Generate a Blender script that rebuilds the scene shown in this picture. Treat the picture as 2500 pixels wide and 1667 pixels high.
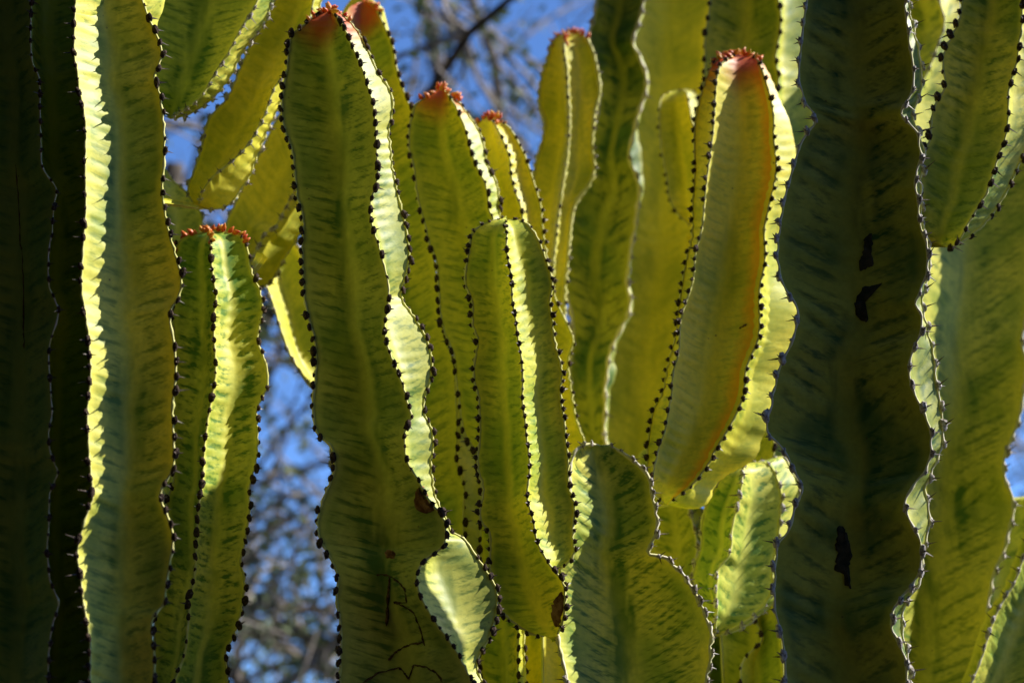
import bpy, bmesh, math, random
import numpy as np
from mathutils import Vector, Matrix
from mathutils.bvhtree import BVHTree

for o in list(bpy.data.objects):
    bpy.data.objects.remove(o)
random.seed(7)
rng = np.random.default_rng(7)
R = math.radians
SC = bpy.context.scene
COL = SC.collection

# ------------------------------------------------------------------ camera, sky, sun, exposure
CAM = np.array((0.0, 0.0, 1.40))
PITCH = R(16.0)
LENS = 70.0
cam = bpy.data.cameras.new('camera')
cam.lens = LENS
cam.sensor_width = 36.0
cam.clip_start = 0.05
cam.clip_end = 2000
cam.dof.use_dof = True
cam.dof.focus_distance = 2.36
cam.dof.aperture_fstop = 3.6
cam_o = bpy.data.objects.new('camera', cam)
cam_o.location = CAM
cam_o.rotation_euler = (R(90) + PITCH, 0, 0)
COL.objects.link(cam_o)
SC.camera = cam_o

SUN_EL = R(43)
SUN_AZ = R(9)              # measured from +X (right) towards +Y (behind the plant)
to_sun = Vector((math.cos(SUN_EL) * math.cos(SUN_AZ), math.cos(SUN_EL) * math.sin(SUN_AZ), math.sin(SUN_EL)))
sun = bpy.data.lights.new('sun', 'SUN')
sun.energy = 5.0
sun.angle = R(0.5)
sun.color = (1.0, 0.95, 0.86)
sun_o = bpy.data.objects.new('sun', sun)
sun_o.rotation_euler = (-to_sun).to_track_quat('-Z', 'Y').to_euler()
sun_o.location = (4, 1, 6)
COL.objects.link(sun_o)

W = bpy.data.worlds.new('World')
SC.world = W
W.use_nodes = True
wn = W.node_tree.nodes
sky = wn.new('ShaderNodeTexSky')
sky.sky_type = 'NISHITA'
sky.sun_disc = False
sky.sun_elevation = SUN_EL
sky.sun_rotation = R(90) - SUN_AZ
sky.air_density = 0.6
sky.dust_density = 0.0
sky.altitude = 300
sky.ozone_density = 10.0
W.node_tree.links.new(sky.outputs[0], wn['Background'].inputs[0])
wn['Background'].inputs[1].default_value = 0.14

SC.render.engine = 'CYCLES'
SC.cycles.use_denoising = True
SC.cycles.max_bounces = 8
SC.cycles.diffuse_bounces = 5
SC.cycles.transmission_bounces = 5
SC.view_settings.view_transform = 'Standard'
SC.view_settings.look = 'None'
SC.view_settings.gamma = 1
SC.view_settings.exposure = 0.85

# ------------------------------------------------------------------ pixel helpers (photo px 2500 x 1667)
FW = np.array((0, math.cos(PITCH), math.sin(PITCH)))
UP = np.array((0, -math.sin(PITCH), math.cos(PITCH)))
RT = np.array((1.0, 0, 0))

def ray(px, py):
    px = np.asarray(px, float); py = np.asarray(py, float)
    x = (px - 1250) / 2500 * 36 / LENS
    y = (833.5 - py) / 2500 * 36 / LENS
    return FW + x[..., None] * RT + y[..., None] * UP

def at(px, py, Y):
    d = ray(px, py)
    return CAM + d * (np.asarray(Y, float) / d[..., 1])[..., None]

TX = (0, 600, 1200, 1750)
TY = (0, 533, 1067)
def T(c, r, *pts):
    k = 750 / 1960
    return [(TX[c] + x * k, TY[r] + y * k) for x, y in pts]

# ------------------------------------------------------------------ materials
def nodes(name):
    m = bpy.data.materials.new(name)
    m.use_nodes = True
    t = m.node_tree
    b = t.nodes['Principled BSDF']
    return m, t, b

def N(t, kind, **kw):
    n = t.nodes.new(kind)
    for k, v in kw.items():
        setattr(n, k, v)
    return n

def mixc(t, fac, a, b, blend='MIX'):
    n = t.nodes.new('ShaderNodeMix')
    n.data_type = 'RGBA'
    n.blend_type = blend
    for s, v in ((0, fac), (6, a), (7, b)):
        if isinstance(v, bpy.types.NodeSocket):
            t.links.new(v, n.inputs[s])
        else:
            n.inputs[s].default_value = v if s == 0 else (*v[:3], 1)
    return n.outputs[2]

def mth(t, op, a, b=None, clamp=False):
    n = t.nodes.new('ShaderNodeMath')
    n.operation = op
    n.use_clamp = clamp
    for i, v in enumerate((a, b)):
        if v is None: continue
        if isinstance(v, bpy.types.NodeSocket):
            t.links.new(v, n.inputs[i])
        else:
            n.inputs[i].default_value = v
    return n.outputs[0]

def ramp(t, fac, lo, hi, a=0.0, b=1.0):
    n = t.nodes.new('ShaderNodeMapRange')
    n.interpolation_type = 'SMOOTHSTEP'
    t.links.new(fac, n.inputs[0])
    n.inputs[1].default_value = lo; n.inputs[2].default_value = hi
    n.inputs[3].default_value = a; n.inputs[4].default_value = b
    return n.outputs[0]

def attr(t, name):
    n = t.nodes.new('ShaderNodeAttribute')
    n.attribute_name = name
    return n.outputs['Fac']

def noise(t, scale, detail=4, vec=None, rough=.55):
    n = t.nodes.new('ShaderNodeTexNoise')
    n.inputs['Scale'].default_value = scale
    n.inputs['Detail'].default_value = detail
    n.inputs['Roughness'].default_value = rough
    if vec is not None:
        t.links.new(vec, n.inputs['Vector'])
    return n.outputs['Fac']

def flesh_material(name, green, yellow, dark=0.5, red=0.0, orange=0.0, trans=0.3, seed=0.0):
    """green to yellow skin, feathered dark streaks running in from the ribs, red growing tip"""
    m, t, b = nodes(name)
    geo = t.nodes.new('ShaderNodeNewGeometry')
    mp = t.nodes.new('ShaderNodeMapping')
    mp.inputs['Location'].default_value = (seed * 3.1, seed * 1.7, seed)
    t.links.new(geo.outputs['Position'], mp.inputs['Vector'])
    pos = mp.outputs[0]
    rib = attr(t, 'rib'); ph = attr(t, 'ripple'); tipd = attr(t, 'tip'); sk = attr(t, 'streak'); side = attr(t, 'side')
    cx = t.nodes.new('ShaderNodeCombineXYZ')
    t.links.new(sk, cx.inputs[0]); t.links.new(mth(t, 'MULTIPLY', rib, .9), cx.inputs[1]); t.links.new(side, cx.inputs[2])
    feather = noise(t, 2.7, 5, cx.outputs[0], .6)
    big = noise(t, 9, 3, pos)
    mid = noise(t, 30, 5, pos)
    fine = noise(t, 160, 4, pos)
    # streaks: strongest half way between rib and valley, in the ripple grooves
    band = mth(t, 'MULTIPLY', ramp(t, rib, .05, .35), ramp(t, rib, 1.02, .72))
    st = mth(t, 'ADD', mth(t, 'MULTIPLY', ph, -.14), feather)
    st = mth(t, 'MULTIPLY', ramp(t, st, .44, .70), band)
    base = mixc(t, ramp(t, big, .36, .62), green, yellow)
    base = mixc(t, ramp(t, mid, .35, .75, 0, .45), base, yellow)
    dk = tuple(c * k for c, k in zip(green, (.32, .5, .5)))
    blotch = mth(t, 'MULTIPLY', ramp(t, noise(t, 14, 4, pos), .5, .68), ramp(t, rib, .85, .3))
    mp2 = t.nodes.new('ShaderNodeMapping')
    mp2.inputs['Scale'].default_value = (1, 1, .28)
    t.links.new(pos, mp2.inputs['Vector'])
    lng = mth(t, 'MULTIPLY', ramp(t, noise(t, 26, 3, mp2.outputs[0]), .48, .66), ramp(t, rib, .75, .12))  # long dark patches down the valley: shade put into the skin colour
    f = mth(t, 'ADD', mth(t, 'MULTIPLY', st, dark * 1.25), mth(t, 'MULTIPLY', blotch, dark * .7))
    f = mth(t, 'ADD', f, mth(t, 'MULTIPLY', lng, .22 + dark * .7), clamp=True)
    col = mixc(t, f, base, dk)
    col = mixc(t, mth(t, 'MULTIPLY', ramp(t, rib, .26, .04), ramp(t, big, .62, .40, .0, .6)), col, yellow)
    # pale margin by the rib
    pale = tuple(min(1, c * k) for c, k in zip(yellow, (1.12, 1.12, 1.2)))
    col = mixc(t, mth(t, 'MULTIPLY', ramp(t, rib, .8, .97), .6), col, pale)
    if orange:
        col = mixc(t, mth(t, 'MULTIPLY', ramp(t, mth(t, 'ADD', rib, mth(t, 'MULTIPLY', mth(t, 'SUBTRACT', mid, .5), .35)), .45, .92), mth(t, 'MULTIPLY', ramp(t, mth(t, 'ABSOLUTE', mth(t, 'SUBTRACT', side, 7.3)), .6, .3), orange)), col, (.80, .38, .01))
    if red:
        rd = mixc(t, rib, (.36, .03, .03), (.68, .08, .015))
        fr = mth(t, 'ADD', tipd, mth(t, 'MULTIPLY', mth(t, 'SUBTRACT', mid, .5), .02))
        fr = mth(t, 'ADD', fr, mth(t, 'MULTIPLY', rib, .012))
        col = mixc(t, mth(t, 'MULTIPLY', ramp(t, fr, red, red * .42), .92), col, rd)
    # corky freckles
    vo = t.nodes.new('ShaderNodeTexVoronoi')
    vo.inputs['Scale'].default_value = 75
    t.links.new(pos, vo.inputs['Vector'])
    fk = mth(t, 'MULTIPLY', ramp(t, vo.outputs['Distance'], .13, .05), ramp(t, noise(t, 22, 2, pos), .57, .66))
    col = mixc(t, mth(t, 'MULTIPLY', fk, .75), col, (.09, .05, .02))
    col = mixc(t, ramp(t, fine, .3, .7, 0, .18), col, dk)
    t.links.new(col, b.inputs['Base Color'])
    b.inputs['Roughness'].default_value = .5
    b.inputs['Specular IOR Level'].default_value = .28
    bp = t.nodes.new('ShaderNodeBump')
    bp.inputs['Strength'].default_value = .25
    bp.inputs['Distance'].default_value = .002
    t.links.new(mth(t, 'ADD', mid, mth(t, 'MULTIPLY', fine, .35)), bp.inputs['Height'])
    t.links.new(bp.outputs[0], b.inputs['Normal'])
    tr = t.nodes.new('ShaderNodeBsdfTranslucent')
    k = trans * .62                                   # light that soaks through the flesh, on top of what it reflects
    tc = mixc(t, 1.0, col, (k, k * .90, k * .06), 'MULTIPLY')
    t.links.new(tc, tr.inputs['Color'])
    mx = t.nodes.new('ShaderNodeAddShader')
    t.links.new(b.outputs[0], mx.inputs[0]); t.links.new(tr.outputs[0], mx.inputs[1])
    t.links.new(mx.outputs[0], t.nodes['Material Output'].inputs[0])
    return m

def simple(name, a, b_, scale=40, rough=.7, spec=.3, bump=.3, trans=0, lo=.35, hi=.65):
    m, t, b = nodes(name)
    geo = t.nodes.new('ShaderNodeNewGeometry')
    n = noise(t, scale, 5, geo.outputs['Position'])
    col = mixc(t, ramp(t, n, lo, hi), a, b_)
    t.links.new(col, b.inputs['Base Color'])
    b.inputs['Roughness'].default_value = rough
    b.inputs['Specular IOR Level'].default_value = spec
    if bump:
        bp = t.nodes.new('ShaderNodeBump')
        bp.inputs['Strength'].default_value = bump
        bp.inputs['Distance'].default_value = .002
        t.links.new(n, bp.inputs['Height'])
        t.links.new(bp.outputs[0], b.inputs['Normal'])
    if trans:
        tr = t.nodes.new('ShaderNodeBsdfTranslucent')
        t.links.new(col, tr.inputs['Color'])
        mx = t.nodes.new('ShaderNodeMixShader')
        mx.inputs[0].default_value = trans
        t.links.new(b.outputs[0], mx.inputs[1]); t.links.new(tr.outputs[0], mx.inputs[2])
        t.links.new(mx.outputs[0], t.nodes['Material Output'].inputs[0])
    return m

M = {
 'olive': flesh_material('olive_skin', (.32, .39, .04), (.74, .68, .095), .55, trans=.38, seed=1),
 'fresh': flesh_material('fresh_skin', (.34, .43, .035), (.72, .67, .065), .5, trans=.55, seed=4.6),
 'gloom': flesh_material('shaded_green_skin', (.10, .18, .028), (.44, .43, .045), .6, trans=.20, seed=8.2),  # darker olive skin, with the stem's deep shade put into its colour
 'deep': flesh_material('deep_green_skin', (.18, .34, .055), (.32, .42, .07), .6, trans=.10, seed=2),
 'main': flesh_material('olive_skin_red_tip', (.23, .30, .04), (.56, .55, .095), .6, red=.085, trans=.07, seed=3.3),
 'tipped': flesh_material('fresh_skin_red_tip', (.32, .40, .035), (.68, .63, .055), .5, red=.078, trans=.40, seed=4),
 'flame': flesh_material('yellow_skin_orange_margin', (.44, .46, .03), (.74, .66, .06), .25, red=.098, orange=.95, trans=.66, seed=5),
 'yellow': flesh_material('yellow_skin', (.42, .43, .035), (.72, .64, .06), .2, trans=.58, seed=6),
 'bright': flesh_material('bright_green_skin', (.30, .40, .045), (.72, .68, .11), .8, trans=.42, seed=7),
 'ridge': simple('rib_margin_yellow', (.58, .56, .14), (.68, .64, .24), 60, .6),
 'cork': simple('rib_margin_sunlit_grey_cork', (.70, .66, .30), (.68, .62, .50), 55, .8),  # cork edge lightened in colour to stand in for direct sun
 'brown': simple('cushion_dark_brown', (.018, .011, .008), (.075, .045, .030), 300, .85, .2, .8),
 'grey': simple('cushion_grey', (.22, .18, .15), (.62, .57, .52), 230, .8, .25, .8),
 'bud': simple('bud_red', (.62, .07, .03), (.80, .26, .05), 120, .4, .4, .1, .25),
 'budy': simple('bud_yellow', (.80, .48, .05), (.75, .30, .12), 120, .4, .4, .1, .25),
 'spine': simple('spine_brown', (.03, .022, .018), (.16, .12, .10), 300, .5, .3, 0),
 'scar': simple('healed_scar_cork', (.014, .022, .012), (.055, .048, .026), 90, .9, .1, .8),
 'scratch': simple('scratched_brown', (.035, .02, .01), (.14, .085, .04), 160, .9, .1, .8),
 'wound': simple('wound_brown', (.10, .035, .012), (.30, .16, .07), 90, .8, .15, .8),
 'bark': simple('twig_bark', (.20, .17, .145), (.36, .31, .27), 18, .85, .15, .4),
 'barkd': simple('branch_bark_dark', (.05, .042, .036), (.15, .125, .105), 14, .9, .1, .5),
 'darkleaf': simple('sky_blocker_leaf', (.02, .03, .012), (.036, .046, .02), 3, .65, .2, 0),  # leaves of the added light-blocking trees, darkened to cut bounced sun
 'leaf': simple('olive_leaf', (.05, .085, .035), (.13, .16, .07), 3, .6, .3, 0, .25),
 'leafb': simple('dry_leaf', (.22, .15, .10), (.34, .26, .18), 3, .6, .3, 0, .25),
 'ground': simple('dry_ground', (.026, .019, .013), (.05, .037, .025), 2.2, .95, .1, .5),
}

# ------------------------------------------------------------------ mesh helpers
def mesh_from(name, V, F, mat, smooth=True):
    me = bpy.data.meshes.new(name)
    me.from_pydata([tuple(v) for v in V], [], F)
    if smooth:
        me.polygons.foreach_set('use_smooth', [True] * len(me.polygons))
    me.materials.append(mat)
    me.update()
    return me

def link(name, me, parent=None, loc=(0, 0, 0)):
    o = bpy.data.objects.new(name, me)
    o.location = loc
    o.parent = parent
    COL.objects.link(o)
    return o

def tube(path, rad, sides=6):
    P = np.asarray(path, float); n = len(P)
    rad = np.broadcast_to(np.asarray(rad, float), (n,))
    tg = np.gradient(P, axis=0)
    tg /= np.linalg.norm(tg, axis=1)[:, None] + 1e-12
    ref = np.array((0, 1.0, 0.01)) if abs(tg[:, 1]).mean() < .8 else np.array((1.0, 0, 0))
    a = np.cross(tg, ref); a /= np.linalg.norm(a, axis=1)[:, None] + 1e-12
    b = np.cross(tg, a)
    th = np.linspace(0, 2 * np.pi, sides, endpoint=False)
    V = (P[:, None] + rad[:, None, None] * (np.cos(th)[None, :, None] * a[:, None] + np.sin(th)[None, :, None] * b[:, None])).reshape(-1, 3)
    F = []
    for i in range(n - 1):
        for k in range(sides):
            k2 = (k + 1) % sides
            F.append((i * sides + k, i * sides + k2, (i + 1) * sides + k2, (i + 1) * sides + k))
    F.append(tuple(range(sides))[::-1]); F.append(tuple(range((n - 1) * sides, n * sides)))
    return V, F

# spine cushions: local z = outwards, local x = along the rib; sizes in metres
def cushion(seed, w, l, hgt, spines, slen, mat):
    r = random.Random(seed)
    bm = bmesh.new()
    bmesh.ops.create_icosphere(bm, subdivisions=2, radius=1)
    offs = [Vector((r.uniform(-1, 1), r.uniform(-1, 1), r.uniform(-1, 1))) for _ in range(7)]
    for v in bm.verts:
        d = v.co.normalized()
        k = .92 + sum(.26 * math.exp(-((d - o.normalized()).length / .45) ** 2) for o in offs) + r.uniform(-.10, .10)
        v.co = Vector((d.x * l * k * 1.05, d.y * w * k * .9, d.z * hgt * k + hgt * .3))
    for s in range(spines):
        a = r.uniform(-.4, .4) + (s % 2) * math.pi
        d = Vector((r.uniform(-.5, .25), math.cos(a) * .8, r.uniform(.5, 1.1))).normalized()
        L = slen * r.uniform(.6, 1.15)
        p0 = d * hgt * .5 + Vector((0, 0, hgt * .3))
        x = d.orthogonal().normalized(); y = d.cross(x)
        rr = .0013
        ring = [bm.verts.new(p0 + (x * math.cos(q) + y * math.sin(q)) * rr) for q in (0, 2.1, 4.2)]
        top = bm.verts.new(p0 + d * L)
        for i in range(3):
            bm.faces.new((ring[i], ring[(i + 1) % 3], top)).material_index = 1
    me = bpy.data.meshes.new('spine_cushion')
    bm.to_mesh(me); bm.free()
    me.materials.append(mat); me.materials.append(M['spine'])
    return me

CUSH = {
 'brown': [cushion(s, .0034, .0050, .0032, 1 + s % 2, .0072, M['brown']) for s in range(10)],
 'small': [cushion(20 + s, .0026, .0034, .0026, 2, .0062, M['brown']) for s in range(8)],
 'grey': [cushion(40 + s, .0030, .0056, .0030, 2, .0125, M['grey']) for s in range(8)],
 'dark': [cushion(60 + s, .0032, .0050, .0032, 2, .0105, M['brown']) for s in range(8)],
}
def bud_mesh(seed, mat):
    r = random.Random(seed)
    bm = bmesh.new()
    bmesh.ops.create_cone(bm, segments=7, radius1=.0024, radius2=.0006, depth=.009, cap_ends=True)
    bmesh.ops.subdivide_edges(bm, edges=[e for e in bm.edges if abs(e.verts[0].co.z - e.verts[1].co.z) > .004], cuts=3)
    for v in bm.verts:
        z = v.co.z / .009 + .5
        k = .75 + 1.2 * math.sin(math.pi * min(1, z * .95)) ** 1.0
        v.co.x = v.co.x * k + .0012 * math.sin(z * 2 + seed); v.co.y = v.co.y * k * .8
        v.co.z += .0045
    me = bpy.data.meshes.new('leaf_bud')
    bm.to_mesh(me); bm.free()
    me.polygons.foreach_set('use_smooth', [True] * len(me.polygons))
    me.materials.append(mat)
    return me
BUDS = [bud_mesh(s, M['bud'] if s % 5 not in (0, 3) else M['budy']) for s in range(10)]

def place(me, name, parent, base, p, out, along, s=1.0, roll=0.0):
    z = Vector(out).normalized(); x = Vector(along)
    x = (x - z * x.dot(z)).normalized(); y = z.cross(x)
    o = bpy.data.objects.new(name, me)
    mat = Matrix((x, y, z)).transposed()
    if roll:
        mat = mat @ Matrix.Rotation(roll, 3, 'Z')
    m4 = mat.to_4x4() @ Matrix.Scale(s, 4)
    m4.translation = Vector(p) - Vector(base)
    o.matrix_local = m4
    o.parent = parent
    o.matrix_local = m4
    COL.objects.link(o)
    return o

# ------------------------------------------------------------------ the stem builder
def resample(pts, n, axis, ends):
    """resample a px polyline (top to bottom) smoothly; steps weighted along the stem axis"""
    P = np.asarray(pts, float)
    keep = [0]
    for i in range(1, len(P) - 1):                       # drop doubled points where two trace tiles meet
        st = P[i] - P[keep[-1]]
        if 5 < i < len(P) - 6 and (np.linalg.norm(st) < 14 or st @ axis < 4): continue
        keep.append(i)
    keep.append(len(P) - 1)
    P = P[keep]
    d = np.diff(P, axis=0)
    a = np.abs(d @ axis); q = np.linalg.norm(d, axis=1)
    c = np.concatenate(([0], np.cumsum(.65 * a + .35 * q)))
    c /= c[-1]
    u = np.linspace(0, 1, n)
    # catmull-rom through the points (centripetal enough for these traces)
    m = np.gradient(P, c, axis=0)
    i = np.clip(np.searchsorted(c, u, side='right') - 1, 0, len(c) - 2)
    h = (c[i + 1] - c[i])[:, None]
    s = ((u - c[i]) / (c[i + 1] - c[i]))[:, None]
    # limit tangents (avoid overshoot)
    seg = d / np.maximum(np.diff(c), 1e-9)[:, None]
    lim = np.minimum(np.abs(np.vstack((seg[:1], seg))), np.abs(np.vstack((seg, seg[-1:])))) * 2.2 + 60
    m = np.clip(m, -lim, lim)
    out = ((2 * s**3 - 3 * s**2 + 1) * P[i] + (s**3 - 2 * s**2 + s) * h * m[i]
            + (-2 * s**3 + 3 * s**2) * P[i + 1] + (s**3 - s**2) * h * m[i + 1])
    for _ in range(2):
        out[1:-1] = .25 * out[:-2] + .5 * out[1:-1] + .25 * out[2:]
    return out

STEMS = {}
def stem(key, label, ribs, Y, offs, mat='olive', sp=34, cush='brown', ridge='ridge', top='ext', bot='ground',
         hollow=.22, amp=.0012, buds=0, apex=70, foot=60, up=.3, neck=(0, .08, -.06), group='upright stems of the plant',
         dots=None, csize=1.0, slant=1.2, ridge_r=.0016, backk=.85):
    nr = len(ribs)
    A = np.array([np.mean([r[0] for r in ribs], axis=0), np.mean([r[-1] for r in ribs], axis=0)])
    axis = A[1] - A[0]; length = np.linalg.norm(axis); axis = axis / length
    n = int(max(40, length / 5.0))
    PX = [resample(r, n, axis, None) for r in ribs]
    u = np.linspace(0, 1, n)
    k = np.ones(n)
    if top == 'tip':
        ut = apex / length
        w = np.clip(u / ut, 0, 1); k *= np.sqrt(np.clip(1 - (1 - w) ** 2, 0.0, 1))
    if bot == 'base':
        ub = foot / length
        w = np.clip((1 - u) / ub, 0, 1); k *= np.sqrt(np.clip(1 - (1 - w) ** 2, 0.02, 1))
    om = float(np.mean([np.mean(q) for q in offs])) + .02
    P = [at(PX[i][:, 0], PX[i][:, 1], Y + om + (np.interp(u, np.linspace(0, 1, len(np.atleast_1d(offs[i]))), np.atleast_1d(offs[i])) - om) * k) for i in range(nr)]
    # hidden ribs close the section
    if nr == 2:
        w = np.linalg.norm(P[1] - P[0], axis=1)[:, None]
        c = (P[0] + P[1]) / 2
        ks = k[:, None]
        wb = np.clip(w, .03, .13) * backk
        P.append(P[1] + (c - P[1]) * .06 + np.array((0, 1.0, 0)) * wb * ks)
        P.append(P[0] + (c - P[0]) * .06 + np.array((0, 1.0, 0)) * wb * ks)
    elif nr == 3:
        P.append(P[0] + P[2] - P[1])
    nvis = nr
    P = np.array(P)                                    # ribs, rows, xyz
    dense = n
    def ext_rows(P, end, vec, scales):
        last = P[:, end]
        c = last.mean(axis=0)
        return np.array([(last - c) * s + c + v for v, s in zip(vec, scales)]).transpose(1, 0, 2)
    top_n = bot_n = 0
    if top == 'ext':
        d = P[:, 0].mean(axis=0) - P[:, 12].mean(axis=0); d /= np.linalg.norm(d)
        m_ = 14
        v = [d * up * q / m_ for q in range(m_, 0, -1)]
        s = [math.sqrt(max(.002, 1 - (max(0, q / m_ - .7) / .3) ** 2)) for q in range(m_, 0, -1)]
        E = ext_rows(P, 0, v, s); top_n = m_
        P = np.concatenate((E, P), axis=1)
    if bot == 'ground':
        c = P[:, -1].mean(axis=0); d = c - P[:, -13].mean(axis=0); d /= np.linalg.norm(d)
        m_ = 16
        drop = c[2] + .06
        v = []
        for q in range(1, m_ + 1):
            f = q / m_
            v.append(np.array((d[0] / max(.2, -d[2]) * drop * (f - .8 * f * f * .5) * .6, .10 * f * f, -drop * f)))
        E = ext_rows(P, -1, v, [1 - .12 * q / m_ for q in range(1, m_ + 1)]); bot_n = m_
        P = np.concatenate((P, E), axis=1)
    elif bot == 'base':
        v = [np.array(neck) * f for f in (.12, .4, .75, 1.0)]
        E = ext_rows(P, -1, v, [1.0, 1.1, 1.3, 1.5]); bot_n = 4
        P = np.concatenate((P, E), axis=1)
    nr_all, rows = P.shape[:2]
    Cn = P.mean(axis=0)
    # base of the thing
    base = Cn[-1].copy()
    if bot == 'ground': base[2] = 0.0
    # arc length per rib -> ripple phase
    seg = np.linalg.norm(np.diff(P, axis=1), axis=2)
    S = np.concatenate((np.zeros((nr_all, 1)), np.cumsum(seg, axis=1)), axis=1)
    spm = sp * Y * 36 / LENS / 2500
    jit = rng.uniform(0, 6.28, nr_all)
    warp = .9 * np.sin(S * 17 + jit[:, None]) + .7 * np.sin(S * 41 + 2 * jit[:, None])
    PHI = 2 * np.pi * S / spm + warp + jit[:, None]
    fade = np.ones(rows)
    outw = P - Cn[None]
    outw /= np.linalg.norm(outw, axis=2)[..., None] + 1e-9
    PR = P + outw * (np.cos(PHI) * .0012 * (.5 + .5 * np.sin(S * 31 + 3 * jit[:, None])) + .0008 * np.sin(S * 57 + 7 * jit[:, None]))[..., None]
    ncs = [16 if i < nvis - 1 else (8 if (i == nvis - 1 or i == nr_all - 1) else 5) for i in range(nr_all)]
    Vs, Rb, Ph, Sk, Sd = [], [], [], [], []
    for i in range(nr_all):
        j = (i + 1) % nr_all
        nc = ncs[i]
        lin = np.linspace(0, 1, nc + 1)[:-1]
        vs = .5 - .5 * np.sign(1 - 2 * lin) * np.abs(1 - 2 * lin) ** 1.15 if nc > 8 else lin
        chord = PR[j] - PR[i]
        w = np.linalg.norm(chord, axis=1)
        mid = (PR[i] + PR[j]) / 2
        inn = Cn - mid
        cd = chord / (w[:, None] + 1e-9)
        inn = inn - (inn * cd).sum(axis=1)[:, None] * cd
        il = np.linalg.norm(inn, axis=1)
        inn /= il[:, None] + 1e-9
        h = np.minimum(hollow * w, il * .72)
        for v in vs:
            s = abs(2 * v - 1)
            f = 1 - s ** 1.45
            ph = PHI[i] if v < .5 else PHI[j]
            wv = ph / (2 * np.pi) - slant * (1 - s) ** .8 * w / .10
            cp = np.cos(2 * np.pi * wv) * (.55 + .35 * np.sin(wv * 1.7 + 3 * i)) + .30 * np.cos(2 * np.pi * wv * 2.37 + 1.3 * i) + .16 * np.cos(2 * np.pi * wv * 4.1 + 2.1 * i + 4 * s)
            g = (s ** .75) * (1 - s ** 8) if v > 0 else 0.0
            low = .0016 * np.sin(S[i] * 23 + 5 * v + jit[i]) * (1 - s * s)
            pos = PR[i] + chord * v + inn * (h * f - (amp * cp * g + low) * np.minimum(1, w / .06))[:, None]
            Vs.append(pos); Rb.append(np.full(rows, s)); Ph.append(cp); Sk.append(wv); Sd.append(np.full(rows, i * 7.3 + (3.1 if v < .5 else 0)))
    Vs = np.array(Vs).transpose(1, 0, 2)               # rows, ring, xyz
    ring = Vs.shape[1]
    Rb = np.array(Rb).T; Ph = np.array(Ph).T; Sk = np.array(Sk).T; Sd = np.array(Sd).T
    allV = Vs.reshape(-1, 3) - base
    idx = np.arange(rows * ring).reshape(rows, ring)
    a = idx[:-1]; b = idx[1:]
    quads = np.stack((a, np.roll(a, -1, 1), np.roll(b, -1, 1), b), axis=-1).reshape(-1, 4)
    me = bpy.data.meshes.new('flesh')
    nv = len(allV) + 2
    co = np.vstack((allV, Vs[0].mean(axis=0) - base, Vs[-1].mean(axis=0) - base))
    tri = []
    for q in range(ring):
        tri.append((idx[0, (q + 1) % ring], idx[0, q], nv - 2))
        tri.append((idx[-1, q], idx[-1, (q + 1) % ring], nv - 1))
    tri = np.array(tri)
    me.vertices.add(nv); me.vertices.foreach_set('co', co.ravel())
    nl = quads.size + tri.size
    me.loops.add(nl)
    me.loops.foreach_set('vertex_index', np.concatenate((quads.ravel(), tri.ravel())).astype(np.int32))
    npol = len(quads) + len(tri)
    me.polygons.add(npol)
    me.polygons.foreach_set('loop_start', np.concatenate((np.arange(len(quads)) * 4, quads.size + np.arange(len(tri)) * 3)).astype(np.int32))
    me.polygons.foreach_set('use_smooth', np.ones(npol, bool))
    me.update(calc_edges=True)
    tipd = np.linalg.norm(Vs - Vs[0].mean(axis=0), axis=2)
    for nm, arr in (('rib', Rb), ('ripple', Ph), ('tip', tipd), ('streak', Sk), ('side', Sd)):
        at_ = me.attributes.new(nm, 'FLOAT', 'POINT')
        at_.data.foreach_set('value', np.concatenate((arr.ravel(), [0, 0])).astype(np.float32))
    # sharp rib edges
    starts = np.concatenate(([0], np.cumsum(ncs)[:-1]))
    isrib = np.zeros(nv, bool); isrib[idx[:, starts].ravel()] = True
    ev = np.empty(len(me.edges) * 2, np.int32); me.edges.foreach_get('vertices', ev); ev = ev.reshape(-1, 2)
    sh = me.attributes.new('sharp_edge', 'BOOLEAN', 'EDGE')
    sh.data.foreach_set('value', (isrib[ev].all(axis=1) & (np.abs(ev[:, 0] - ev[:, 1]) == ring)))
    me.materials.append(M[mat])
    root = bpy.data.objects.new('euphorbia_stem', None)
    root.empty_display_size = .05
    root.location = base
    COL.objects.link(root)
    root['label'] = label; root['category'] = 'euphorbia stem'; root['group'] = group
    fl = link('flesh', me, root)
    # rib margins, spine cushions, buds
    dots = dots if dots is not None else range(nvis)
    r0 = top_n if top == 'ext' else 0
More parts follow.
